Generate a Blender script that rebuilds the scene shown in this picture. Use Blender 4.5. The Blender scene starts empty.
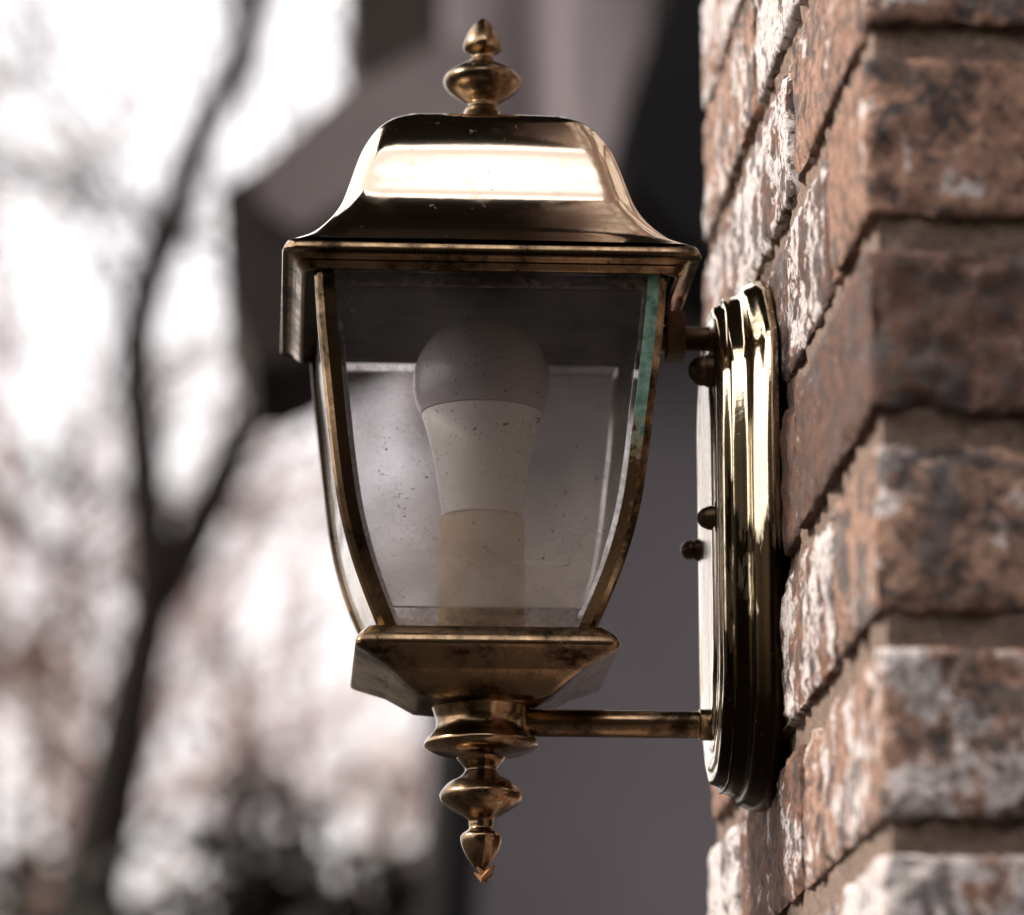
import bpy, bmesh, math, random
from mathutils import Vector, noise, Matrix
R = math.radians
random.seed(7)
SC = bpy.context.scene
COL = SC.collection

# ------------------------------------------------------------------ camera
F = 3950.0; PW, PH = 1024.0, 915.0
PITCH, YAW = R(13.43), R(3.48)
CAM = Vector((0, 0, 1.6))
cam_d = bpy.data.cameras.new('camera'); cam = bpy.data.objects.new('camera', cam_d); COL.objects.link(cam)
cam.location = CAM; cam.rotation_euler = (R(90) + PITCH, 0, -YAW)
cam_d.sensor_fit = 'HORIZONTAL'; cam_d.sensor_width = 36.0; cam_d.lens = F / PW * 36.0
cam_d.clip_start = 0.05; cam_d.clip_end = 3000
cam_d.dof.use_dof = True; cam_d.dof.focus_distance = 1.685; cam_d.dof.aperture_fstop = 6.0
SC.camera = cam

# ------------------------------------------------------------------ light
SUN_EL, SUN_AZ = R(40), R(-93)          # azimuth measured from +Y towards +X : behind-left of the camera
w = bpy.data.worlds.new('World'); SC.world = w; w.use_nodes = True
nt = w.node_tree; nt.nodes.clear()
sky = nt.nodes.new('ShaderNodeTexSky'); sky.sky_type = 'NISHITA'; sky.sun_disc = False
sky.sun_elevation = SUN_EL; sky.sun_rotation = SUN_AZ
sky.air_density = 1.0; sky.dust_density = 4.0; sky.ozone_density = 1.0
tc = nt.nodes.new('ShaderNodeTexCoord')
cn = nt.nodes.new('ShaderNodeTexNoise'); cn.inputs['Scale'].default_value = 2.2; cn.inputs['Detail'].default_value = 5
nt.links.new(tc.outputs['Generated'], cn.inputs['Vector'])
cr = nt.nodes.new('ShaderNodeValToRGB')
cr.color_ramp.elements[0].position = .3; cr.color_ramp.elements[0].color = (11.6, 10.7, 10.3, 1)
cr.color_ramp.elements[1].position = .7; cr.color_ramp.elements[1].color = (13.6, 12.9, 12.8, 1)
nt.links.new(cn.outputs['Fac'], cr.inputs['Fac'])
mx = nt.nodes.new('ShaderNodeMix'); mx.data_type = 'RGBA'; mx.inputs['Factor'].default_value = .72
spw = nt.nodes.new('ShaderNodeSeparateXYZ'); nt.links.new(tc.outputs['Generated'], spw.inputs[0])
mrg = nt.nodes.new('ShaderNodeMapRange'); mrg.inputs['From Min'].default_value = .1; mrg.inputs['From Max'].default_value = .9
mrg.inputs['To Min'].default_value = .76; mrg.inputs['To Max'].default_value = 1.5      # overcast: brighter towards the zenith
nt.links.new(spw.outputs['Z'], mrg.inputs['Value'])
vsc = nt.nodes.new('ShaderNodeVectorMath'); vsc.operation = 'SCALE'
dip = nt.nodes.new('ShaderNodeValToRGB'); de = dip.color_ramp.elements      # added dark sky band, tones down the middle of the roof reflection
while len(de) < 4: de.new(.5)
for e_, (p_, c_) in zip(de, ((.79, 1.0), (.81, .42), (.858, .42), (.868, 1.0))): e_.position = p_; e_.color = (c_, c_, c_, 1)
nt.links.new(spw.outputs['Z'], dip.inputs['Fac'])
mdp = nt.nodes.new('ShaderNodeMath'); mdp.operation = 'MULTIPLY'; nt.links.new(mrg.outputs['Result'], mdp.inputs[0]); nt.links.new(dip.outputs['Color'], mdp.inputs[1])
nt.links.new(cr.outputs['Color'], vsc.inputs[0]); nt.links.new(mdp.outputs[0], vsc.inputs['Scale'])
nt.links.new(sky.outputs['Color'], mx.inputs['A']); nt.links.new(vsc.outputs[0], mx.inputs['B'])
bg = nt.nodes.new('ShaderNodeBackground'); bg.inputs['Strength'].default_value = .09
nt.links.new(mx.outputs['Result'], bg.inputs['Color'])
wo = nt.nodes.new('ShaderNodeOutputWorld'); nt.links.new(bg.outputs['Background'], wo.inputs['Surface'])
sd = bpy.data.lights.new('sun', 'SUN'); sd.energy = 3.6; sd.angle = R(10); sd.color = (1, .93, .84)
sun = bpy.data.objects.new('sun', sd); COL.objects.link(sun)
dirv = Vector((math.sin(SUN_AZ) * math.cos(SUN_EL), math.cos(SUN_AZ) * math.cos(SUN_EL), math.sin(SUN_EL)))
sun.rotation_euler = dirv.to_track_quat('Z', 'Y').to_euler(); sun.location = (-3, -3, 8)
SC.view_settings.view_transform = 'Standard'; SC.view_settings.look = 'None'
SC.view_settings.gamma = 1; SC.view_settings.exposure = 1.22
SC.view_settings.use_curve_mapping = False
SC.cycles.transparent_max_bounces = 24; SC.cycles.max_bounces = 10

# ------------------------------------------------------------------ pixel <-> world (used only to measure the place)
FW = Vector((math.sin(YAW) * math.cos(PITCH), math.cos(YAW) * math.cos(PITCH), math.sin(PITCH)))
RT = Vector((math.cos(YAW), -math.sin(YAW), 0)); UP = RT.cross(FW)
def at(px, py, Y):
    d = FW * F + RT * (px - PW / 2) + UP * (PH / 2 - py)
    return CAM + d * (Y / d.y)

# ------------------------------------------------------------------ object helpers
def link_bm(name, bm, mat, parent=None, smooth=True, sharp=32, origin=None):
    bmesh.ops.recalc_face_normals(bm, faces=bm.faces)
    for f in bm.faces: f.smooth = smooth
    if smooth:
        for e in bm.edges:
            if len(e.link_faces) == 2 and e.calc_face_angle(0) > R(sharp): e.smooth = False
    me = bpy.data.meshes.new(name)
    org = None
    if origin is not None: org = Vector(origin)
    elif parent is not None: org = world_loc(parent)
    if org is not None: bmesh.ops.translate(bm, verts=bm.verts, vec=-org)
    bm.to_mesh(me); bm.free()
    if isinstance(mat, (list, tuple)):
        for m in mat: me.materials.append(m)
    else: me.materials.append(mat)
    o = bpy.data.objects.new(name, me); COL.objects.link(o)
    if parent is not None: o.parent = parent; 
    elif org is not None: o.location = org
    return o
def world_loc(o):
    v = Vector(o.location)
    while o.parent: o = o.parent; v = v + Vector(o.location)
    return v
def tag(o, label=None, cat=None, group=None, kind=None):
    if label: o['label'] = label
    if cat: o['category'] = cat
    if group: o['group'] = group
    if kind: o['kind'] = kind
    return o
def empty(name, loc, label, cat, group=None):
    o = bpy.data.objects.new(name, None); COL.objects.link(o); o.location = loc; o.empty_display_size = .05
    return tag(o, label, cat, group)
def lathe(bm, axis_xy, prof, seg=48, tilt=None):
    """prof: list of (radius, z)"""
    rings = []
    for r, z in prof:
        if r < 1e-5: rings.append([bm.verts.new((axis_xy[0], axis_xy[1], z))])
        else: rings.append([bm.verts.new((axis_xy[0] + r * math.cos(2 * math.pi * k / seg), axis_xy[1] + r * math.sin(2 * math.pi * k / seg), z)) for k in range(seg)])
    for a, b in zip(rings, rings[1:]):
        for k in range(seg):
            k2 = (k + 1) % seg
            if len(a) == 1 and len(b) == 1: continue
            if len(a) == 1: bm.faces.new((a[0], b[k], b[k2]))
            elif len(b) == 1: bm.faces.new((a[k], a[k2], b[0]))
            else: bm.faces.new((a[k], a[k2], b[k2], b[k]))
    for rg in (rings[0], rings[-1]):
        if len(rg) > 1: bm.faces.new(rg)
def sqring(cx, cy, h, rad, bulge=0.0, n=5, m=10):
    pts = []
    rad = min(rad, h * .9)
    for q in range(4):
        a0 = q * math.pi / 2
        ca, sa = math.cos(a0), math.sin(a0)
        # side q faces direction a0 ; param from -1..1
        for k in range(m):
            s = -1 + 2 * (k + .5) / m
            x, y = h + bulge * math.cos(s * math.pi / 2), s * (h - rad)
            pts.append((cx + ca * x - sa * y, cy + sa * x + ca * y))
        for k in range(n + 1):
            t = (k + .0) / n * math.pi / 2
            x, y = (h - rad) + rad * math.cos(t), (h - rad) + rad * math.sin(t)
            pts.append((cx + ca * x - sa * y, cy + sa * x + ca * y))
    return pts
def sqloft(bm, cx, cy, prof, rad=.003, bulge=0.0, cap=(True, True), closed=False):
    rings = [[bm.verts.new((x, y, z)) for x, y in sqring(cx, cy, h, (rr if rr is not None else rad), bulge)] for h, z, rr in [(p + (None,))[:3] for p in prof]]
    prs = list(zip(rings, rings[1:])) + ([(rings[-1], rings[0])] if closed else [])
    for a, b in prs:
        n = len(a)
        for k in range(n): bm.faces.new((a[k], a[(k + 1) % n], b[(k + 1) % n], b[k]))
    if not closed:
        if cap[0]: bm.faces.new(rings[0])
        if cap[1]: bm.faces.new(rings[-1])
def spline(pts, n):
    """Catmull-Rom through tuples"""
    out = []
    P = [pts[0]] + list(pts) + [pts[-1]]
    for i in range(1, len(P) - 2):
        for k in range(n):
            t = k / n
            out.append(tuple(.5 * ((2 * b) + (-a + c) * t + (2 * a - 5 * b + 4 * c - d) * t * t + (-a + 3 * b - 3 * c + d) * t ** 3)
                             for a, b, c, d in zip(P[i - 1], P[i], P[i + 1], P[i + 2])))
    out.append(tuple(pts[-1])); return out
def box(bm, a, b):
    x0, y0, z0 = a; x1, y1, z1 = b
    v = [bm.verts.new(p) for p in ((x0,y0,z0),(x1,y0,z0),(x1,y1,z0),(x0,y1,z0),(x0,y0,z1),(x1,y0,z1),(x1,y1,z1),(x0,y1,z1))]
    for f in ((0,1,2,3),(4,5,6,7),(0,1,5,4),(1,2,6,5),(2,3,7,6),(3,0,4,7)): bm.faces.new([v[i] for i in f])
def tube(bm, pts, rads, seg=8, cap=True):
    rings = []
    for i, p in enumerate(pts):
        p = Vector(p)
        d = (Vector(pts[min(i + 1, len(pts) - 1)]) - Vector(pts[max(i - 1, 0)])).normalized()
        u = d.cross(Vector((.13, .97, .2))).normalized(); v = d.cross(u)
        rings.append([bm.verts.new(p + (u * math.cos(2 * math.pi * k / seg) + v * math.sin(2 * math.pi * k / seg)) * rads[i]) for k in range(seg)])
    for a, b in zip(rings, rings[1:]):
        for k in range(seg): bm.faces.new((a[k], a[(k + 1) % seg], b[(k + 1) % seg], b[k]))
    if cap: bm.faces.new(rings[0]); bm.faces.new(rings[-1])
def sphere(bm, c, r, sc=(1, 1, 1), u=20, v=12):
    bmesh.ops.create_uvsphere(bm, u_segments=u, v_segments=v, radius=1,
        matrix=Matrix.Translation(c) @ Matrix.Diagonal((r * sc[0], r * sc[1], r * sc[2], 1)))
def prism(bm, poly, d0, d1):
    """poly of pixel points at plane Y=d0, extruded straight back to Y=d1 (real depth)"""
    a = [at(x, y, d0) for x, y in poly]; f = [bm.verts.new(p) for p in a]
    b = [bm.verts.new((p.x, d1, p.z)) for p in a]
    bm.faces.new(f); bm.faces.new(b[::-1]); n = len(f)
    for k in range(n): bm.faces.new((f[k], f[(k + 1) % n], b[(k + 1) % n], b[k]))

# ------------------------------------------------------------------ materials
class NT:
    def __init__(s, name):
        s.m = bpy.data.materials.new(name); s.m.use_nodes = True; s.t = s.m.node_tree; s.t.nodes.clear()
        s.out = s.n('ShaderNodeOutputMaterial')
    def n(s, typ, **kw):
        nd = s.t.nodes.new(typ)
        for k, v in kw.items(): setattr(nd, k, v)
        return nd
    def l(s, a, b): s.t.links.new(a, b)
    def coord(s, scale=(1, 1, 1), kind='Object'):
        t = s.n('ShaderNodeTexCoord'); mp = s.n('ShaderNodeMapping'); mp.inputs['Scale'].default_value = scale
        s.l(t.outputs[kind], mp.inputs['Vector']); return mp.outputs['Vector']
    def noise(s, vec, scale, detail=6, rough=.6, dist=0):
        t = s.n('ShaderNodeTexNoise'); t.inputs['Scale'].default_value = scale; t.inputs['Detail'].default_value = detail
        t.inputs['Roughness'].default_value = rough; t.inputs['Distortion'].default_value = dist
        s.l(vec, t.inputs['Vector']); return t.outputs['Fac']
    def ramp(s, fac, stops):
        r = s.n('ShaderNodeValToRGB'); e = r.color_ramp.elements
        while len(e) < len(stops): e.new(.5)
        for i, (p, c) in enumerate(stops):
            e[i].position = p; e[i].color = (c, c, c, 1) if not hasattr(c, '__len__') else tuple(c) + (1,)
        s.l(fac, r.inputs['Fac']); return r.outputs['Color']
    def mix(s, fac, a, b, blend='MIX'):
        m = s.n('ShaderNodeMix', data_type='RGBA', blend_type=blend)
        for sock, v in (('Factor', fac), ('A', a), ('B', b)):
            if hasattr(v, 'is_output'): s.l(v, m.inputs[sock])
            elif hasattr(v, '__len__'): m.inputs[sock].default_value = tuple(v) + (1,)
            else: m.inputs[sock].default_value = v
        return m.outputs['Result']
    def math(s, op, a, b=0.0, clamp=False):
        m = s.n('ShaderNodeMath', operation=op, use_clamp=clamp)
        for i, v in enumerate((a, b)):
            if hasattr(v, 'is_output'): s.l(v, m.inputs[i])
            else: m.inputs[i].default_value = v
        return m.outputs[0]
    def bsdf(s, **kw):
        b = s.n('ShaderNodeBsdfPrincipled')
        for k, v in kw.items():
            k = k.replace('_', ' ')
            if hasattr(v, 'is_output'): s.l(v, b.inputs[k])
            elif hasattr(v, '__len__'): b.inputs[k].default_value = tuple(v) + (1,)
            else: b.inputs[k].default_value = v
        return b
    def bump(s, h, strength=.5, dist=.001):
        b = s.n('ShaderNodeBump'); b.inputs['Strength'].default_value = strength; b.inputs['Distance'].default_value = dist
        s.l(h, b.inputs['Height']); return b.outputs['Normal']
    def done(s, b): s.l(b.outputs[0], s.out.inputs['Surface']); return s.m

def brass_mat(name, col=(.72, .53, .33), dark=(.20, .115, .05), rough=.10, patina=.45, green=False, bumps=.25, foot_reflection=False, streak=False):
    N = NT(name); v = N.coord((1, 1, .12) if streak else (1, 1, 1))
    n1 = N.noise(v, 160 if streak else 45, 8, .65); n2 = N.noise(v, 260, 4, .6); n3 = N.noise(v, 12, 3)
    pat = N.ramp(n1, [(.44 + .16 * (1 - patina), 0.0), (.80 - .16 * patina, 1.0)])
    if foot_reflection:   # dark reflections on the plate's lower half, painted into the colour as streaks
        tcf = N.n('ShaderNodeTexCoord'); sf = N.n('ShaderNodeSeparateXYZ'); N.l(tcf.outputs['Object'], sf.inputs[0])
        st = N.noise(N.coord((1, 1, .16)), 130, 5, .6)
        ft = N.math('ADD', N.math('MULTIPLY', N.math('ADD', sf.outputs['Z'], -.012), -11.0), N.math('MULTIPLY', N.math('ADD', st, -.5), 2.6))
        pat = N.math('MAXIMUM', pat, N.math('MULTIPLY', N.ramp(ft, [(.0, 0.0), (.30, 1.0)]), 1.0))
    c = N.mix(pat, col, dark)
    spots = N.ramp(n2, [(.68, 0.0), (.73, 1.0)])
    c = N.mix(spots, c, (.06, .04, .025))
    rr = N.math('ADD', N.math('MULTIPLY', pat, .16), rough)
    rr = N.math('ADD', rr, N.math('MULTIPLY', spots, .4))
    rr = N.math('ADD', rr, N.math('MULTIPLY', n3, .05))
    met = 1.0
    if green:   # verdigris on the upper part of the rib
        tcx = N.n('ShaderNodeTexCoord'); sp = N.n('ShaderNodeSeparateXYZ'); N.l(tcx.outputs['Object'], sp.inputs[0])
        hgt = N.math('MULTIPLY', N.math('ADD', sp.outputs['Z'], -GREEN_Z + .012), 13.0)
        g = N.math('ADD', hgt, N.math('MULTIPLY', N.math('ADD', n1, -.5), 5.0))
        g = N.ramp(g, [(.0, 0.0), (.35, 1.0)])
        gc = N.mix(N.ramp(n2, [(.35, 0.0), (.65, 1.0)]), (.03, .09, .07), (.15, .28, .22))
        c = N.mix(g, c, gc); rr = N.math('ADD', rr, N.math('MULTIPLY', g, .5), True)
        met = N.math('SUBTRACT', 1.0, g)
    h = N.math('ADD', N.math('MULTIPLY', n1, .6), N.math('MULTIPLY', n2, .25))
    b = N.bsdf(Base_Color=c, Metallic=met, Roughness=rr, Normal=N.bump(h, bumps, .0006))
    return N.done(b)

def plain(name, col, rough=.8, var=.25, scale=8, metal=0, bump=0, bscale=60):
    N = NT(name); v = N.coord(); n1 = N.noise(v, scale, 7)
    a = tuple(max(0, c * (1 - var)) for c in col); b2 = tuple(c * (1 + var) for c in col)
    c = N.mix(N.ramp(n1, [(.3, 0.0), (.7, 1.0)]), a, b2)
    kw = dict(Base_Color=c, Roughness=rough, Metallic=metal, Specular_IOR_Level=.12)
    if bump: kw['Normal'] = N.bump(N.noise(v, bscale, 6), bump, .002)
    return N.done(N.bsdf(**kw))

# ================================================================== SETTING
GROUND_Z = 0.0
M_ground = plain('dry_grass_ground', (.03, .024, .017), .95, .5, 1.5)
bm = bmesh.new(); bmesh.ops.create_grid(bm, x_segments=8, y_segments=8, size=600)
tag(link_bm('ground', bm, M_ground, smooth=False), kind='structure')
M_drive = plain('driveway_asphalt', (.022, .018, .015), .9, .2, 3)
bm = bmesh.new(); box(bm, (-2.4, -2.2, .0), (5, 5.9, .05))
tag(link_bm('driveway', bm, M_drive, smooth=False), kind='structure')

# ---------------- brick pillar (the thing the lantern hangs on)
XW, YC = .214, 1.374
YE = 1.925; XE = .76
zj = [at(880, y, YC).z for y in (40, 238, 432, 635, 835)]
pitch = (zj[0] - zj[4]) / 4
JT = .0125
Nb = NT('weathered_brick')
att = Nb.n('ShaderNodeAttribute', attribute_name='brick_tone'); sepc = Nb.n('ShaderNodeSeparateColor'); Nb.l(att.outputs['Color'], sepc.inputs[0])
vb = Nb.coord(); va = Nb.n('ShaderNodeVectorMath', operation='ADD'); Nb.l(vb, va.inputs[0])
vs = Nb.n('ShaderNodeVectorMath', operation='SCALE'); Nb.l(att.outputs['Color'], vs.inputs[0]); vs.inputs['Scale'].default_value = 7.0
Nb.l(vs.outputs[0], va.inputs[1]); vv = va.outputs[0]
big = Nb.noise(vv, 26, 5, .6, .6); mid = Nb.noise(vv, 75, 8, .7, .4); fine = Nb.noise(vv, 420, 6, .7)
clay = Nb.ramp(Nb.math('ADD', Nb.math('MULTIPLY', sepc.outputs['Red'], .55), Nb.math('MULTIPLY', mid, .5)),
               [(.15, (.038, .015, .009)), (.4, (.105, .044, .025)), (.62, (.185, .088, .054)), (.9, (.25, .15, .105))])
clay = Nb.mix(Nb.ramp(mid, [(.385, 1.0), (.48, 0.0)]), clay, (.030, .022, .020))
th = Nb.math('ADD', Nb.math('MULTIPLY', sepc.outputs['Green'], .26), -.068)
wm = Nb.math('ADD', Nb.math('ADD', Nb.math('MULTIPLY', big, .55), Nb.math('MULTIPLY', mid, .45)), th)
whiteness = Nb.ramp(wm, [(.592, 0.0), (.622, 1.0)])
smear = Nb.mix(fine, (.22, .18, .17), (.62, .57, .56))
c = Nb.mix(whiteness, clay, smear)
gr = Nb.math('ADD', Nb.noise(vv, 40, 6, .65, .8), Nb.math('MULTIPLY', sepc.outputs['Blue'], .12))
c = Nb.mix(Nb.ramp(gr, [(.60, 0.0), (.66, .85)]), c, (.055, .047, .047))
fi2 = Nb.noise(vv, 190, 8, .75)
c = Nb.mix(Nb.ramp(fi2, [(.38, .9), (.50, 0.0)]), c, (.03, .018, .014))
c = Nb.mix(Nb.ramp(fi2, [(.60, 0.0), (.68, .55)]), c, (.42, .36, .34))
hh = Nb.math('ADD', Nb.math('MULTIPLY', mid, 1.0), Nb.math('MULTIPLY', fine, .45))
M_brick = Nb.done(Nb.bsdf(Base_Color=c, Roughness=.88, Normal=Nb.bump(hh, .9, .0022)))
Nm = NT('grey_mortar'); vm = Nm.coord()
cm = Nm.mix(Nm.noise(vm, 60, 8, .7), (.075, .046, .033), (.19, .128, .095))
cm = Nm.mix(Nm.ramp(Nm.noise(vm, 260, 8, .8), [(.36, .85), (.48, 0.0)]), cm, (.03, .022, .018))
cm = Nm.mix(Nm.ramp(Nm.noise(vm, 330, 8, .8), [(.56, 0.0), (.64, .6)]), cm, (.36, .31, .27))
M_mortar = Nm.done(Nm.bsdf(Base_Color=cm, Roughness=.95, Normal=Nm.bump(Nm.noise(vm, 300, 8, .7), .8, .002)))

pil = empty('brick_pillar', ((XW + XE) / 2, (YC + YE) / 2, 0),
            'square pillar of rough red-brown bricks with white mortar smears behind the brass lantern', 'pillar')
bm = bmesh.new(); tone = bm.verts.layers.float_color.new('brick_tone')
rb = random.Random(11)
def brick(x0, x1, y0, y1, z0, z1, res):
    """rough rounded brick, grid surface displaced outwards/inwards by noise"""
    tn = (rb.random(), rb.random(), rb.random(), 1)
    off = Vector((rb.random() * 50, rb.random() * 50, rb.random() * 50))
    jx, jy = rb.uniform(-.0022, .0022), rb.uniform(-.0022, .0022)
    x0 += jx * .5; y0 += jy * .5
    nx, ny, nz = [max(2, int(round(d / res))) for d in (x1 - x0, y1 - y0, z1 - z0)]
    cache = {}
    C0 = Vector(((x0 + x1) / 2, (y0 + y1) / 2, (z0 + z1) / 2)); H = Vector(((x1 - x0) / 2, (y1 - y0) / 2, (z1 - z0) / 2))
    rr = .0022
    def V(i, j, k):
        key = (i, j, k)
        if key in cache: return cache[key]
        p = Vector((x0 + (x1 - x0) * i / nx, y0 + (y1 - y0) * j / ny, z0 + (z1 - z0) * k / nz)) - C0
        q = Vector([max(-(h - rr), min(h - rr, a)) for a, h in zip(p, H)])
        d = p - q
        nrm = d.normalized() if d.length > 1e-9 else Vector((0, 0, 1))
        p2 = q + nrm * rr
        wp = p2 + C0
        if res < .02:
            s = (wp + off)
            a = noise.fractal(s * 28, .8, 2.2, 4) * .0013 + noise.fractal(s * 130, .9, 2.1, 3) * .0013
            e = noise.noise(s * 60)
            edge = sum(1 for t, h in zip(p, H) if h - abs(t) < .006)
            if edge >= 2: a -= max(0, e) * .005
            wp = wp + nrm * a
        v = bm.verts.new(wp); v[tone] = tn; cache[key] = v; return v
    def quad(a, b, c_, d): bm.faces.new((a, b, c_, d))
    for i in range(nx):
        for j in range(ny):
            for k in (0, nz): quad(V(i, j, k), V(i + 1, j, k), V(i + 1, j + 1, k), V(i, j + 1, k))
    for i in range(nx):
        for k in range(nz):
            for j in (0, ny): quad(V(i, j, k), V(i + 1, j, k), V(i + 1, j, k + 1), V(i, j, k + 1))
    for j in range(ny):
        for k in range(nz):
            for i in (0, nx): quad(V(i, j, k), V(i, j + 1, k), V(i, j + 1, k + 1), V(i, j, k + 1))
rows = int(3.5 / pitch)
k0 = -int((zj[4]) / pitch)
SOFFIT_Z = CAM.z + 1.9
for k in range(k0, 60):
    zb = zj[4] + k * pitch + JT / 2; zt = zb + pitch - JT
    if zt > SOFFIT_Z: break
    fine_res = .0034 if (-3 < k < 9) else .05
    T = .095; L = .2
    # left face (runs in Y) and front face (runs in X): alternate which one takes the corner
    a = .205 if k % 2 == 0 else .098
    b = .098 if k % 2 == 0 else .205
    ys = [YC]; y = YC + a
    brick(XW, XW + b, YC, YC + a, zb, zt, fine_res)
    y = YC + a + JT
    while y < YE - .03:
        y2 = min(y + .205, YE); brick(XW, XW + .095, y, y2, zb, zt, fine_res); y = y2 + JT
    x = XW + b + JT
    while x < XE - .03:
        x2 = min(x + .205, XE); brick(x, x2, YC, YC + .095, zb, zt, .012 if fine_res < .01 and x < .4 else .05); x = x2 + JT
    x = XW + .095 + JT
    while x < XE - .03:
        x2 = min(x + .205, XE); brick(x, x2, YE - .095, YE, zb, zt, .05); x = x2 + JT
    y = YC + .095 + JT
    while y < YE - .15:
        y2 = min(y + .205, YE - .1 - JT); brick(XE - .095, XE, y, y2, zb, zt, .05); y = y2 + JT
for f in bm.faces: f.smooth = True
link_bm('brickwork', bm, M_brick, pil, smooth=True, sharp=70)
bm = bmesh.new()
g = .0042
# mortar core, gridded on the two seen faces so that the joints are uneven
n = 170; z0m, z1m = zj[4] - 3 * pitch, zj[4] + 9 * pitch
def mortar_sheet(fun, nu, nv):
    grid = [[bm.verts.new(fun(i / nu, j / nv)) for j in range(nv + 1)] for i in range(nu + 1)]
    for i in range(nu):
        for j in range(nv): bm.faces.new((grid[i][j], grid[i + 1][j], grid[i + 1][j + 1], grid[i][j + 1]))
def mdis(p): return noise.fractal(Vector(p) * 90, .8, 2.1, 4) * .0022
def f_left(u, v):
    p = Vector((XW + g, YC + g + (YE - g - YC - g) * u, z0m + (z1m - z0m) * v)); p.x += mdis(p) if 0 < u < 1 else 0; return p
def f_front(u, v):
    p = Vector((XW + g + (XE - XW - 2 * g) * u, YC + g, z0m + (z1m - z0m) * v)); p.y += mdis(p) if 0 < u < 1 else 0; return p
mortar_sheet(f_left, 120, 200); mortar_sheet(f_front, 120, 200)
box(bm, (XW + g + .004, YC + g + .004, 0), (XE - g, YE - g, SOFFIT_Z - .02))
link_bm('mortar', bm, M_mortar, pil)

# ---------------- unseen roof overhead, added to darken the brass reflections
M_soffit = plain('added_roof_dark', (.05, .04, .035), .7, .3, 6)
pr = empty('reflection_roof', (1.2, 3, SOFFIT_Z), 'unseen dark roof added over the brick pillar to darken the brass reflections', 'roof')
bm = bmesh.new()
box(bm, (-.45, 1.02, SOFFIT_Z), (3.4, 3.9, SOFFIT_Z + .02))
link_bm('soffit', bm, M_soffit, pr, smooth=False)
bm = bmesh.new(); box(bm, (-.50, .99, SOFFIT_Z - .01), (3.45, 1.02 - .002, SOFFIT_Z + .18)); box(bm, (-.50, 1.02, SOFFIT_Z - .01), (-.452, 3.9, SOFFIT_Z + .18))
link_bm('fascia', bm, plain('fascia_paint', (.10, .085, .075), .5), pr, smooth=False)

# ---------------- house beyond the lantern
YH = 6.0
M_wall = plain('grey_render', (.105, .094, .102), .9, .2, 1.2)
M_dark = plain('house_dark', (.005, .0045, .0045), .8, .3, 5)
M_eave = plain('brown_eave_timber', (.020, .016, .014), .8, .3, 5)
M_fascia = plain('grey_fascia_paint', (.12, .10, .098), .7, .2, 4)
Ns = NT('weathered_siding'); vsd = Ns.coord((3.6, 3.6, .2)); n1 = Ns.noise(vsd, 2.2, 5, .6)
cs = Ns.ramp(n1, [(.36, (.11, .085, .088)), (.5, (.30, .25, .26)), (.64, (.55, .47, .48))])
M_siding = Ns.done(Ns.bsdf(Base_Color=cs, Roughness=.8))
hs = empty('neighbouring_house', at(700, 1400, YH + 2), 'blurred grey house with vertical timber siding behind the lantern', 'house')
hs.location.z = 0
def px_x(px, py, Y): return at(px, py, Y).x
xl = px_x(452, 700, YH); z_split = at(690, 245, YH).z; z_top = at(600, -180, YH).z
bm = bmesh.new(); box(bm, (xl, YH, .0), (xl + 5, YH + 1.4, z_split)); link_bm('wall', bm, M_wall, hs, smooth=False)
bm = bmesh.new(); box(bm, (px_x(436, 60, YH), YH - .06, z_split + .003), (xl + 5, YH + 1.4, z_top)); link_bm('timber_siding', bm, M_siding, hs, smooth=False)
bm = bmesh.new(); prism(bm, [(346, -250), (350, 60), (362, 96), (442, 50), (448, -250)], YH - .6, YH - .3); link_bm('roof_gable', bm, M_eave, hs, smooth=False)
bm = bmesh.new(); prism(bm, [(256, 168), (336, 96), (440, 42), (500, 42), (500, 110), (300, 232), (262, 205)], YH - .72, YH - .05); link_bm('fascia_board', bm, M_fascia, hs, smooth=False)
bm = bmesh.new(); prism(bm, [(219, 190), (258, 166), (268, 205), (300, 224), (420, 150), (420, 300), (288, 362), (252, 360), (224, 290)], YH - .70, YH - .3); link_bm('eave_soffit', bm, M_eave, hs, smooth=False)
bm = bmesh.new(); prism(bm, [(680, -250), (664, 0), (640, 60), (619, 128), (632, 180), (672, 226), (712, 262), (800, 262), (800, -250)], YH - .4, YH - .07); link_bm('dark_slab', bm, M_dark, hs, smooth=False)  # near-black slab standing in front of the siding
bm = bmesh.new(); tube(bm, [at(466, 640, YH - .15), at(458, 760, YH - .15), at(443, 1000, YH - .15), Vector((at(440, 1000, YH - .15).x, YH - .15, 0))], [.042, .042, .042, .042], 12)
link_bm('downpipe', bm, M_dark, hs)
bm = bmesh.new(); v = [(xl - .1, YH - .3), (xl + 5.3, YH - .3), (xl + 5.3, YH + 1.5), (xl - .1, YH + 1.5)]
b0 = [bm.verts.new((x, y, z_top)) for x, y in v]; ap = [bm.verts.new((xl + 2.4, YH - .3, z_top + 1.2)), bm.verts.new((xl + 2.4, YH + 1.5, z_top + 1.2))]
bm.faces.new(b0); bm.faces.new((b0[0], b0[1], ap[0])); bm.faces.new((b0[2], b0[3], ap[1])); bm.faces.new((b0[1], b0[2], ap[1], ap[0])); bm.faces.new((b0[3], b0[0], ap[0], ap[1]))
link_bm('roof', bm, M_dark, hs, smooth=False)

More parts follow.
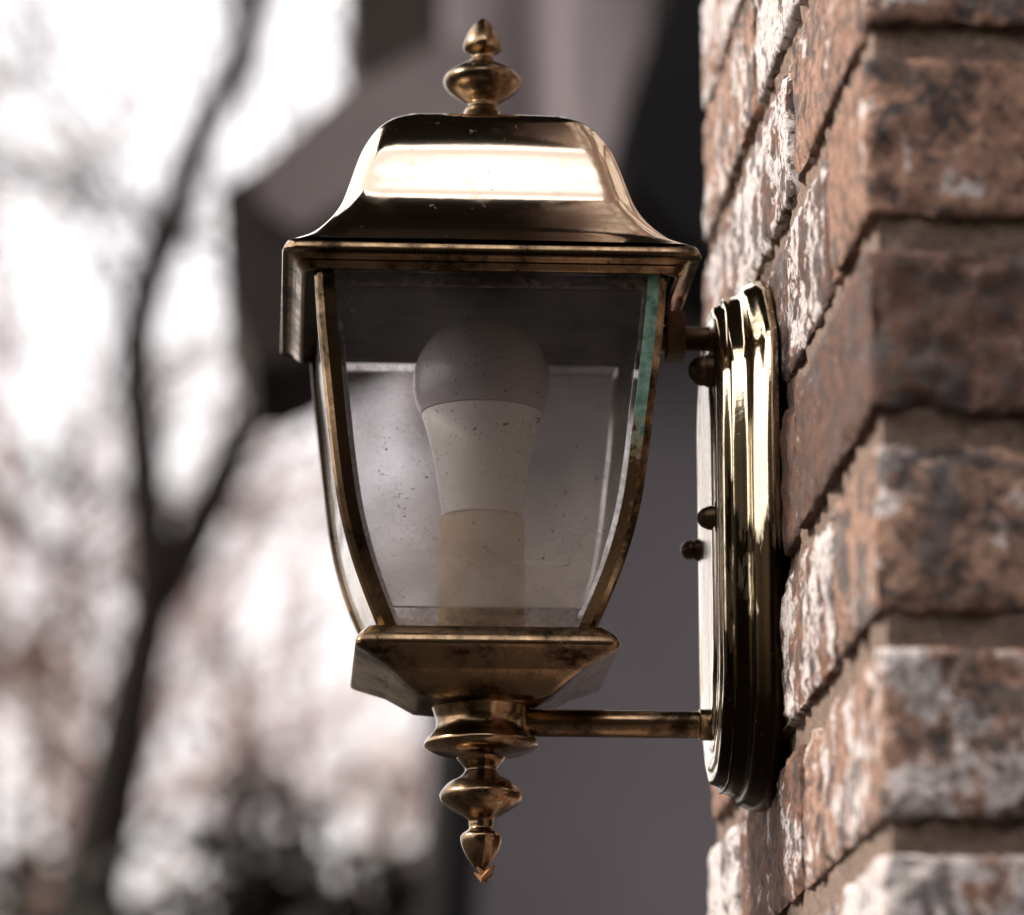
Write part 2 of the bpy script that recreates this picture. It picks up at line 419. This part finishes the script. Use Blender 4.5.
# ---------------- trees
M_bark = plain('dark_bark', (.012, .009, .008), .95, .4, 20)
M_twig = plain('pale_twigs', (.24, .17, .16), .95, .3, 9)
M_leafd = plain('evergreen_leaves', (.012, .0105, .008), .8, .4, 3)
M_leafb = plain('russet_leaves', (.17, .10, .075), .8, .4, 3)
def grow(bm, p, d, L, r, depth, rn, spread=.55, minr=.0035, segs=4, seg=5, crook=.22):
    pts, rads = [p], [r]; 
    for i in range(segs):
        d = (d + Vector((rn.gauss(0, crook), rn.gauss(0, crook), rn.gauss(0, crook * .6) + .03))).normalized()
        p = p + d * (L / segs); pts.append(p); rads.append(max(minr, r * (1 - .45 * (i + 1) / segs)))
        if depth > 0 and (i > 0 or depth > 3):
            for q in range(2 if depth > 1 else 2):
                d2 = (d + Vector((rn.gauss(0, spread), rn.gauss(0, spread), rn.gauss(0, spread) + .1))).normalized()
                grow(bm, p, d2, L * rn.uniform(.5, .75), max(minr, rads[-1] * .55), depth - 1, rn, spread, minr, max(3, segs - 1), 4 if depth < 3 else 5, crook)
    tube(bm, pts, rads, seg, False)
def bare_tree(name, base, height, rad, label, seed, mats, n_limbs=9, depth=3, group=None, start=.3):
    rn = random.Random(seed); t = empty(name, base, label, 'tree', group)
    base = Vector(base); pts = [base]; rads = [rad]
    for i in range(1, 9):
        pts.append(base + Vector((rn.gauss(0, .05) * height * .2, rn.gauss(0, .05) * height * .2, height * i / 8))); rads.append(rad * (1 - .85 * i / 8))
    bm = bmesh.new(); tube(bm, pts, rads, 9); link_bm('trunk', bm, mats[0], t)
    bm = bmesh.new()
    for i in range(n_limbs):
        f = start + (1 - start) * (i + rn.random()) / n_limbs; k = min(7, int(f * 8)); p = pts[k].lerp(pts[k + 1], f * 8 - k)
        a = rn.random() * 6.28; d = Vector((math.cos(a), math.sin(a), rn.uniform(.4, 1.2))).normalized()
        grow(bm, p, d, height * .36 * (1.15 - .6 * f), rad * (1 - .8 * f) * .6, depth, rn, minr=.006)
    link_bm('crown', bm, mats[1], t); return t

# the near bare tree whose fork shows left of the lantern
YT = 8.5
rt = random.Random(5)
tp = lambda x, y, dy=0: at(x, y, YT + dy)
tr = empty('bare_tree', (tp(70, 1400).x, YT, 0), 'dark bare tree with a forked trunk left of the lantern, nearest of the trees', 'tree')
bm = bmesh.new()
k = YT / F
trunk = [Vector((tp(62, 1400).x, YT, 0)), tp(66, 1100), tp(84, 930), tp(112, 800), tp(132, 700), tp(150, 620), tp(160, 585)]
tube(bm, spline([tuple(p) for p in trunk], 4), [k * (40 - 19 * i / 24) for i in range(25)], 12)
link_bm('trunk', bm, M_bark, tr)
bm = bmesh.new()
l1 = [tp(158, 595), tp(182, 560), tp(212, 500), tp(240, 440), tp(272, 395, -.2), tp(330, 330, -.4), tp(400, 230, -.5)]
tube(bm, spline([tuple(p) for p in l1], 4), [k * (27 - 15 * i / 24) for i in range(25)], 10)
l2 = [tp(156, 598), tp(152, 560), tp(146, 500), tp(142, 440), tp(136, 380), tp(140, 320), tp(160, 250), tp(196, 150), tp(236, 60), tp(262, -30), tp(280, -150)]
tube(bm, spline([tuple(p) for p in l2], 4), [k * (25 - 9 * i / 40) for i in range(41)], 10)
l3 = [tp(140, 320), tp(110, 250), tp(60, 190), tp(20, 150), tp(-30, 80)]
tube(bm, spline([tuple(p) for p in l3], 4), [k * (4 - 2.5 * i / 16) for i in range(17)], 8)
l4 = [tp(236, 60), tp(250, 20), tp(240, -40), tp(300, -160)]
tube(bm, spline([tuple(p) for p in l4], 4), [k * (11 - 4 * i / 12) for i in range(13)], 8)
l5 = [tp(150, 620), tp(110, 575), tp(60, 560), tp(0, 520), tp(-70, 500)]
tube(bm, spline([tuple(p) for p in l5], 4), [k * (4 - 2.5 * i / 16) for i in range(17)], 8)
link_bm('limbs', bm, M_bark, tr)
bm = bmesh.new()
for src, cnt in ((l1, 7), (l2, 5), (l3, 2), (l5, 5), (trunk, 7)):
    for i in range(cnt):
        j = rt.randrange(1, len(src) - 1); p = Vector(src[j]).lerp(Vector(src[j + 1]), rt.random())
        a = rt.random() * 6.28
        grow(bm, p, Vector((math.cos(a), math.sin(a), .7)).normalized(), rt.uniform(.4, .8), k * 2.5, 2, rt, minr=.003)
link_bm('twigs', bm, M_bark, tr)

far = [(-40, 17, 7.2, 'pale bare tree at the left edge of the photo'), (70, 22, 7.6, 'pale bare tree beyond the trunk of the dark forked tree'),
       (225, 24, 7.8, 'pale bare tree between the forked tree and the lantern'),
       (315, 19, 5.6, 'low pale bare tree seen just left of the lantern glass')]
for i, (px, Y, h, lab) in enumerate(far):
    bare_tree('bare_tree', (at(px, 900, Y).x, Y, 0), h, .12, lab, 40 + i, (M_twig, M_twig), 7, 2, 'pale bare trees in the distance', .25)

def shrub(name, px, py_top, Y, wpx, label, seed, mat, n=2600, cat='shrub', group=None):
    rn = random.Random(seed); top = at(px, py_top, Y); wd = wpx * Y / F / 2
    t = empty(name, (top.x, Y, 0), label, cat, group)
    bm = bmesh.new(); tube(bm, [(top.x, Y, 0), (top.x + .03, Y, top.z * .5), (top.x, Y, top.z * .92)], [.05, .035, .01], 8)
    for q in range(26):
        z = top.z * rn.uniform(.25, .8); a = rn.random() * 6.28
        tube(bm, [(top.x, Y, z), (top.x + math.cos(a) * wd * .8, Y + math.sin(a) * wd * .8, z + .25)], [.014, .004], 5)
    link_bm('stem', bm, M_bark, t)
    bm = bmesh.new()
    cl = [(rn.uniform(.08, 1) ** .8, rn.random() * 6.28, rn.random() ** .5) for _ in range(70)]
    for q in range(n):
        f, a, rr_ = cl[rn.randrange(70)]
        rad = wd * (1.08 - f ** 2.2) * rr_
        c_ = Vector((top.x + math.cos(a) * rad, Y + math.sin(a) * rad, top.z * f)) + Vector((rn.gauss(0, .075), rn.gauss(0, .075), rn.gauss(0, .085)))
        u = Vector((rn.gauss(0, 1), rn.gauss(0, 1), rn.gauss(0, 1))).normalized(); v_ = u.orthogonal().normalized(); s = rn.uniform(.03, .055)
        vs_ = [bm.verts.new(c_ + u * s), bm.verts.new(c_ + v_ * s * .5), bm.verts.new(c_ - u * s), bm.verts.new(c_ - v_ * s * .5)]
        bm.faces.new(vs_)
    link_bm('foliage', bm, mat, t, smooth=False); return t
G = 'dark shrubs along the bottom of the photo'
shrub('dark_shrub', 272, 822, 7.2, 180, 'dark bushy shrub right of the forked tree trunk', 1, M_leafd, 1900, group=G)
shrub('dark_shrub', 15, 850, 7.6, 110, 'dark shrub at the left edge of the photo', 2, M_leafd, 700, group=G)
shrub('dark_shrub', 140, 925, 6.8, 200, 'low dark shrub in front of the forked tree trunk', 3, M_leafd, 1300, group=G)
shrub('dark_shrub', 390, 900, 6.6, 160, 'low dark shrub beside the downpipe of the grey house', 4, M_leafd, 1300, group=G)
shrub('russet_shrub', 400, 760, 13, 120, 'russet leaved shrub far behind, left of the lantern pendant', 6, M_leafb, 700)
shrub('russet_shrub', 40, 640, 13, 110, 'russet leaved tall shrub far behind, left of the forked tree trunk', 9, M_leafb, 800)

# unseen hedge added behind the camera so the brass reflects something dark
bm = bmesh.new(); bmesh.ops.create_icosphere(bm, subdivisions=5, radius=1)
for v in bm.verts:
    s = v.co.copy(); v.co = Vector((s.x * 5.5, s.y * 1.1, s.z * 3.2)) * (1 + .12 * noise.fractal(s * 6, .8, 2, 4))
    v.co += Vector((1.2, -3.6, 2.2))
tag(link_bm('hedge', bm, plain('hedge_leaves', (.028, .022, .016), .9, .6, 9), origin=(1.2, -3.6, 0)), 'tall dark hedge added unseen behind the camera to darken the brass reflections', 'hedge')

# ================================================================== LANTERN
Y0 = 1.69
X0 = at(482.5, 80, Y0).x
def fit(px, py):
    """near right corner of a square tier -> (half width, z)"""
    h = .05
    for _ in range(30):
        P = at(px, py, Y0 - h); h = P.x - X0
    return h, P.z
def ax(r_px, py):
    """silhouette of a turned piece on the axis -> (radius, z)"""
    return r_px * Y0 / F * 1.0, at(482, py, Y0).z
PX, PZ = .2105, at(765, 521, 1.64).z      # back plate plane / centre height
root = empty('wall_lantern', (PX, Y0, PZ), 'polished brass wall lantern with bell roof and glass panes bracketed to the brick pillar', 'lantern')
RB, ZT = fit(668, 285); GREEN_Z = at(640, 400, 1.63).z - PZ
M_brass = brass_mat('polished_brass', (.74, .62, .48), (.30, .21, .13), .07, .30, bumps=.12)
M_brassd = brass_mat('tarnished_brass', (.31, .21, .122), (.026, .017, .010), .13, 1.1, bumps=.4)
M_plate = brass_mat('bright_plate_brass', (.82, .69, .47), (.025, .016, .008), .08, .3, bumps=.35, foot_reflection=True)
M_face = brass_mat('plate_face_brass', (.84, .76, .62), (.36, .27, .18), .12, .8, bumps=.6, streak=True)
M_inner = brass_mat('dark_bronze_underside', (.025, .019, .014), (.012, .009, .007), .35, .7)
M_green = brass_mat('verdigris_brass', (.42, .30, .17), (.12, .075, .04), .2, .6, green=True, bumps=.6)
M_nut = brass_mat('blackened_brass', (.10, .065, .04), (.03, .02, .012), .4, .8, bumps=.6)

# --- roof
rp = [fit(*p) for p in ((572, 116.5), (586, 120), (598, 127.5), (608, 138.5), (616, 151), (622.5, 166), (629.5, 184), (638, 203), (652, 220), (673, 235), (700, 244))]
roofc = spline(rp, 6)
hr, zr = fit(703, 247)
bm = bmesh.new()
prof = [(.0001, rp[0][1] + .0015)] + [(rp[0][0] * f, rp[0][1] + .0015 * (1 - f * f)) for f in (.3, .6, .85)] + roofc
prof2 = [(h, z) for h, z in prof]
sqloft(bm, X0, Y0, [(h, z, max(.0001, min(.010, h * .2))) for h, z in prof2], bulge=.0012, cap=(True, False))
# inner skin gives it thickness
th_ = .0014
inner = [(max(.0001, h - th_), z - th_) for h, z in prof2]
sqloft(bm, X0, Y0, [(h, z, max(.0001, min(.009, h * .2))) for h, z in inner], bulge=.0012, cap=(True, False))
roof = link_bm('roof', bm, M_brass, root)
# --- rim band round the roof
zb1 = fit(703, 256)[1]; zb2 = fit(690, 259)[1]
hb = fit(690, 259)[0]; zb3 = fit(690, 272)[1]
bm = bmesh.new()
R3 = .0055
sqloft(bm, X0, Y0, [(hr - .004, zr + .0018, R3), (hr - .0020, zr + .0014, R3), (hr - .0010, zr - .0004, R3), (hr, zb1 + .0012, R3), (hr - .0003, zb1 + .0003, R3), (hr - .002, zb1, R3), (hb + .001, zb2, R3),
                    (hb, zb2 - .0010, R3), (hb - .0016, zb2 - .0024, R3), (hb - .0012, zb2 - .0030, R3), (hb - .0032, zb3 + .0006, R3), (hb - .0038, zb3, R3), (hb - .0055, zb3, R3), (hb - .0055, zr, R3), (hr - .004, zr, R3)], closed=True)
link_bm('roof_rim', bm, M_brassd, root, sharp=50)
# ceiling inside (dark plate that carries the socket side rails)
bm = bmesh.new(); sqloft(bm, X0, Y0, [(hb - .0058, zb3 + .0030, .003), (hb - .0058, zb3 + .0050, .003)]); 
link_bm('roof_underside', bm, M_inner, root)
# skirt hanging under the rim on either side (rounded lower edge)
# --- finial
bm = bmesh.new()
fin = [ax(0, 18.5), ax(3.5, 20), ax(9, 25), ax(15, 33), ax(19.5, 42), ax(20.5, 47), ax(19, 51), ax(13, 54), ax(10.5, 57), ax(12, 60), ax(18, 64), ax(28, 69), ax(37, 75), ax(41, 80), ax(41, 84), ax(37, 90), ax(29, 96), ax(21, 101), ax(15, 104), ax(15, 108), ax(18, 110), ax(20, 114), ax(26, 122), ax(34, 135), ax(36, 152)]
lathe(bm, (X0, Y0), spline(fin, 3)); link_bm('top_finial', bm, M_brass if False else M_brassd, root, sharp=50)

# --- cage ribs and panes
side = [fit(*p) for p in ((668, 274), (664.5, 320), (660, 362), (655, 405), (649, 455), (641, 505), (629, 550), (614, 590), (597, 628))]
sc_ = spline(side, 5)
def rib_bm(sx, sy):
    bm = bmesh.new()
    t = .0016; wd = .0082; ch = .0034
    sec = [(0, -wd), (0, -ch), (-ch * .35, -ch * .35), (-ch, 0), (-wd, 0), (-wd - .0003, -t), (-ch - t * .3, -t), (-t, -ch - t * .3), (-t, -wd)]
    rings = []
    for h, z in sc_:
        rings.append([bm.verts.new((X0 + sx * (h + a), Y0 + sy * (h + b), z)) for a, b in sec])
    for a, b in zip(rings, rings[1:]):
        for q in range(len(sec)): bm.faces.new((a[q], a[(q + 1) % len(sec)], b[(q + 1) % len(sec)], b[q])).material_index = 1 if q in (3, 4) else 0
    bm.faces.new(rings[0]); bm.faces.new(rings[-1]); return bm
SEC_N = 9
for sx, sy in ((-1, -1), (1, -1), (1, 1), (-1, 1)):
    o = link_bm('corner_rib', rib_bm(sx, sy), [M_brassd, M_green] if (sx, sy) == (1, -1) else [M_brassd, M_brassd], root, sharp=25)
    if (sx, sy) == (1, -1): o['label'] = 'corner rib crusted with green verdigris at its top'
Ng = NT('dusty_bevelled_glass'); vg = Ng.coord()
d1 = Ng.noise(vg, 30, 6, .65); d2 = Ng.noise(vg, 900, 3, .6); d3 = Ng.noise(vg, 170, 6, .75)
spz = Ng.n('ShaderNodeSeparateXYZ'); tco = Ng.n('ShaderNodeTexCoord'); Ng.l(tco.outputs['Object'], spz.inputs[0])
low = Ng.math('MULTIPLY', Ng.math('SUBTRACT', .055, spz.outputs['Z']), 6.0, True)     # dust settles towards the bottom of the pane
dust = Ng.math('ADD', Ng.math('MULTIPLY', d1, .09), Ng.math('MULTIPLY', Ng.math('MULTIPLY', low, d1), 1.05))
dust = Ng.math('ADD', dust, -.01, True)
spk = Ng.ramp(Ng.math('ADD', d3, Ng.math('MULTIPLY', low, .04)), [(.655, 0.0), (.68, 1.0)])
spk2 = Ng.ramp(d2, [(.66, 0.0), (.70, .8)])
sp_ = Ng.math('MAXIMUM', spk, spk2)
tr_ = Ng.n('ShaderNodeBsdfTransparent'); tr_.inputs['Color'].default_value = (.93, .93, .94, 1)
gl_ = Ng.n('ShaderNodeBsdfGlossy'); gl_.inputs['Roughness'].default_value = .02
fr_ = Ng.n('ShaderNodeFresnel'); fr_.inputs['IOR'].default_value = 1.5
m1 = Ng.n('ShaderNodeMixShader'); Ng.l(fr_.outputs[0], m1.inputs[0]); Ng.l(tr_.outputs[0], m1.inputs[1]); Ng.l(gl_.outputs[0], m1.inputs[2])
df_ = Ng.n('ShaderNodeBsdfDiffuse'); df_.inputs['Color'].default_value = (.93, .87, .80, 1)
tl_ = Ng.n('ShaderNodeBsdfTranslucent'); tl_.inputs['Color'].default_value = (.93, .87, .80, 1)
ad = Ng.n('ShaderNodeMixShader'); ad.inputs[0].default_value = .5; Ng.l(df_.outputs[0], ad.inputs[1]); Ng.l(tl_.outputs[0], ad.inputs[2])
m2 = Ng.n('ShaderNodeMixShader'); Ng.l(dust, m2.inputs[0]); Ng.l(m1.outputs[0], m2.inputs[1]); Ng.l(ad.outputs[0], m2.inputs[2])
sd_ = Ng.n('ShaderNodeBsdfDiffuse'); sd_.inputs['Color'].default_value = (.07, .045, .03, 1)
m3 = Ng.n('ShaderNodeMixShader'); Ng.l(sp_, m3.inputs[0]); Ng.l(m2.outputs[0], m3.inputs[1]); Ng.l(sd_.outputs[0], m3.inputs[2])
Ng.l(m3.outputs[0], Ng.out.inputs['Surface']); M_glass = Ng.m
Nh = NT('clean_bevelled_glass'); vh = Nh.coord()
t2 = Nh.n('ShaderNodeBsdfRefraction'); t2.inputs['Color'].default_value = (.95, .95, .95, 1); t2.inputs['IOR'].default_value = 1.5; t2.inputs['Roughness'].default_value = .02
g2 = Nh.n('ShaderNodeBsdfGlossy'); g2.inputs['Roughness'].default_value = .03
f2 = Nh.n('ShaderNodeFresnel'); f2.inputs['IOR'].default_value = 1.6
h1 = Nh.n('ShaderNodeMixShader'); Nh.l(f2.outputs[0], h1.inputs[0]); Nh.l(t2.outputs[0], h1.inputs[1]); Nh.l(g2.outputs[0], h1.inputs[2])
e2 = Nh.n('ShaderNodeBsdfDiffuse'); e2.inputs['Color'].default_value = (.3, .26, .24, 1)
h2 = Nh.n('ShaderNodeMixShader'); Nh.l(Nh.ramp(Nh.noise(vh, 320, 6, .7), [(.45, .03), (.7, .5)]), h2.inputs[0]); Nh.l(h1.outputs[0], h2.inputs[1]); Nh.l(e2.outputs[0], h2.inputs[2])
Nh.l(h2.outputs[0], Nh.out.inputs['Surface']); M_bevel = Nh.m
def pane_bm(q):
    bm = bmesh.new(); a0 = q * math.pi / 2; ca, sa = math.cos(a0), math.sin(a0)
    bev = .0075; off = .0021; T = .0028
    zs = [z for h, z in sc_]; zt_, zb_ = max(zs), min(zs)
    for face in (0, 1):
        grid = []
        for h, z in sc_:
            hw = h - .0030; row = []
            for s in (-hw, -hw + bev, -hw * .5, 0, hw * .5, hw - bev, hw):
                edge = min(1, min(hw - abs(s), (zt_ - z), (z - zb_)) / bev)
                o = off + (T if face else (1 - max(0, edge)) * .0014)
                x, y = h - o, s
                row.append(bm.verts.new((X0 + ca * x - sa * y, Y0 + sa * x + ca * y, z)))
            grid.append(row)
        for a, b in zip(grid, grid[1:]):
            for k_ in range(6):
                fc = bm.faces.new((a[k_], a[k_ + 1], b[k_ + 1], b[k_])); zz = (a[0].co.z + b[0].co.z) / 2; fc.material_index = 1 if (k_ in (0, 5) or zt_ - zz < bev or zz - zb_ < bev) else 0
        if face == 0: g0 = grid
    for a, b in ((0, 0), (6, 6)):
        for i in range(len(g0) - 1): bm.faces.new((g0[i][a], g0[i + 1][a], grid[i + 1][a], grid[i][a]))
    for r_ in (0, -1):
        for k_ in range(6): bm.faces.new((g0[r_][k_], g0[r_][k_ + 1], grid[r_][k_ + 1], grid[r_][k_]))
    return bm
for q in range(4): link_bm('glass_pane', pane_bm(q), [M_glass, M_bevel], root, sharp=4)

# --- base dish
bp = [fit(597, 628), fit(607, 628), fit(615, 633), fit(619.5, 638), fit(621, 642), fit(620.8, 645), fit(617, 648.5), fit(583, 669), fit(581.5, 670.2), fit(553, 694)]
b6 = bp[-1]
zt0 = bp[0][1]
bm = bmesh.new()
sqloft(bm, X0, Y0, [(.01, zt0 - .0002, .001), (bp[1][0] - .003, zt0 - .0002, .002), (bp[1][0], zt0 - .0006, .003)] + [(h, z, .0035) for h, z in bp[2:]] + [(b6[0] * .8, b6[1] - .0015, .004), (b6[0] * .6, b6[1] - .002, .004)])
link_bm('base_dish', bm, M_brassd, root, sharp=24)
# --- turned cup and pendant
bm = bmesh.new()
cup = [ax(40, 694), ax(52, 700), ax(49, 712), ax(46, 722), ax(48, 731), ax(55, 739), ax(58, 743), ax(57, 747), ax(46, 753), ax(28, 757), ax(24, 758)]
lathe(bm, (X0, Y0), spline(cup, 4), 64); link_bm('base_cup', bm, M_brassd, root, sharp=40)
bm = bmesh.new()
pen = [ax(10, 752), ax(24, 756), ax(23, 761), ax(17, 768), ax(17, 772), ax(23, 778), ax(33, 783), ax(41, 792), ax(42, 797), ax(39, 803), ax(28, 811), ax(14, 819), ax(12.5, 824), ax(12.5, 829), ax(19, 834), ax(21, 838), ax(19.5, 846), ax(15, 856), ax(9, 865), ax(4, 872), ax(.2, 876)]
lathe(bm, (X0, Y0), spline(pen, 3)); link_bm('pendant_finial', bm, M_brassd, root, sharp=40)
# --- candle sleeve carrying the bulb
Nc = NT('beige_card_sleeve'); vc = Nc.coord(); c = Nc.mix(Nc.noise(vc, 70, 6), (.52, .36, .22), (.82, .60, .40))
M_sleeve = Nc.done(Nc.bsdf(Base_Color=c, Roughness=.7))
bm = bmesh.new(); lathe(bm, (X0, Y0), [(.021, zt0), (.021, zt0 + .001), ax(44, 650), ax(44, 520), (.0165, at(482, 519, Y0).z), (.012, at(482, 519, Y0).z)], 40)
link_bm('candle_sleeve', bm, M_sleeve, root, sharp=40)
# --- lower arm
zA = at(620, 724, Y0).z
bm = bmesh.new(); xs = X0 + .012; tube(bm, [(xs + (PX - .014 - xs) * i / 12, Y0, zA) for i in range(13)], [.0060] * 13, 24)
link_bm('lower_arm', bm, M_brassd, root, sharp=50)
XF = .1905
bm = bmesh.new(); 
tube(bm, [(XF - .0065, Y0, zA), (XF - .006, Y0, zA), (XF - .001, Y0, zA), (XF + .001, Y0, zA)], [.0062, .0069, .0069, .0062], 28); link_bm('arm_collar', bm, M_brassd, root, sharp=50)
zU = at(690, 341, Y0).z
bm = bmesh.new(); tube(bm, [(X0 + .07 + (XF - X0 - .07) * i / 6, Y0, zU + .001) for i in range(7)], [.0055] * 7, 16)
box(bm, (X0 + hb - .002, Y0 - .008, zU - .008), (X0 + hb + .006, Y0 + .008, zb3 + .004))
link_bm('upper_arm', bm, M_nut, root, sharp=40)
# --- back plate : stepped long octagon
def oct_(hw, hh):
    c = .022; t = []
    base = [(hw, 0.03), (hw, hh - .040), (hw * .93, hh - .031), (hw * .62, hh - .0105), (hw * .34, hh - .0015), (0, hh)]
    pts = []
    for y, z in base: pts.append((y, z))
    for y, z in base[-2::-1]: pts.append((-y, z))
    low = [(-y, -z) for y, z in pts]
    return pts + low
ZH = .1165
steps = [(.020, .036, .1882), (.024, .032, .1884), (.0265, .029, .1902), (.030, .026, .1896), (.0325, .0235, .1908), (.037, .020, .1893), (.040, .0175, .1893), (.0425, .0155, .1906), (.046, .0125, .1900), (.048, .0115, .1908), (.049, .010, .1945), (.0515, .009, .1955), (.0525, .0075, .1945), (.0535, .007, .1980), (.0545, .006, .2010), (.0575, .005, .2020), (.0590, .003, .2030), (.0605, .0015, .2060), (.062, .0005, .2085), (.0622, 0, .2115), (.0610, 0, .2135)]
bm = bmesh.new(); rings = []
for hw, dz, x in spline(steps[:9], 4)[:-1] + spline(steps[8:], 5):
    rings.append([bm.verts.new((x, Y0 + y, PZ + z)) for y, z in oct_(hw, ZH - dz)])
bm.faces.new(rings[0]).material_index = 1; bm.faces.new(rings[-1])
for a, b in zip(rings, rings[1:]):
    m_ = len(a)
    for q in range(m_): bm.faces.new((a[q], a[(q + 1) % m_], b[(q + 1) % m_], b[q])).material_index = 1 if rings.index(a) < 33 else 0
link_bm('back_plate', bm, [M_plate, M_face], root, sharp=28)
# --- cap nuts on the plate
def nut(px, py, Y, r, xc):
    bm = bmesh.new(); p = at(px, py, Y); sphere(bm, (p.x, Y, p.z), r); tube(bm, [(p.x, Y, p.z), (XF + .001, Y, p.z)], [r * .6, r * .6], 12)
    tube(bm, [(XF - .0042, Y, p.z), (XF - .0012, Y, p.z), (XF - .0010, Y, p.z), (XF + .0005, Y, p.z)], [r * 1.05, r * 1.15, r * 1.6, r * 1.7], 16)
    link_bm('cap_nut', bm, M_nut, root, sharp=40)
nut(703, 371, 1.668, .0066, 0); nut(708, 518, 1.668, .0048, 0); nut(690, 550, 1.722, .0044, 0)

# ---------------- bulb (sits inside the lantern: its own thing)
Nd = NT('frosted_grey_dome'); b = Nd.bsdf(Base_Color=(.42, .39, .41), Roughness=.28); M_dome = Nd.done(b)
Nw = NT('white_bulb_body'); b = Nw.bsdf(Base_Color=(.80, .77, .75), Roughness=.35); M_body = Nw.done(b)
zs = at(482, 519, Y0).z
bl = empty('light_bulb', (X0, Y0, zs), 'unlit LED bulb with grey dome and white tapering neck inside the lantern glass', 'bulb')
rD = .0304; zc = at(482, 384, Y0).z; zJ = at(482, 414, Y0).z
bm = bmesh.new(); pr_ = []
a1 = math.asin((zJ - zc) / rD)
for i in range(25):
    a = math.pi / 2 + (a1 - math.pi / 2) * i / 24; pr_.append((max(0, rD * math.cos(a)), zc + rD * math.sin(a)))
pr_[0] = (0, zc + rD); pr_ += [(pr_[-1][0] - .002, zJ - .0002)]
lathe(bm, (X0, Y0), pr_, 64); link_bm('dome', bm, M_dome, bl)
bm = bmesh.new(); rJ = rD * math.cos(a1)
body = [(rJ - .0006, zJ - .0004), (rJ - .0008, zJ - .0012), ax(59, 425), ax(55, 438), ax(50, 458), ax(46, 480), ax(43.5, 497), ax(42, 506), ax(41.5, 515), ax(40, 518), (.0130, zs), (.0125, zs - .012)]
lathe(bm, (X0, Y0), spline(body, 3), 64); link_bm('neck', bm, M_body, bl, sharp=50)

# ---------------- small bits of debris
M_leaf = plain('dry_leaf', (.16, .075, .035), .8, .4, 120)
bm = bmesh.new(); p = at(484, 874, Y0 - .003)
tube(bm, [p + Vector((-.0042, 0, .0005)), p + Vector((-.001, -.001, -.0025)), p + Vector((.002, -.001, .0002)), p + Vector((.0045, 0, .004))], [.0003, .0016, .0018, .0004], 6)
tube(bm, [p + Vector((-.003, 0, .003)), p + Vector((0, 0, -.0005)), p + Vector((.0012, 0, -.0035))], [.0005, .0016, .0004], 6)
tag(link_bm('leaf_fragment', bm, M_leaf, origin=p), 'tiny dry brown leaf fragment stuck on the tip of the pendant', 'leaf fragment')
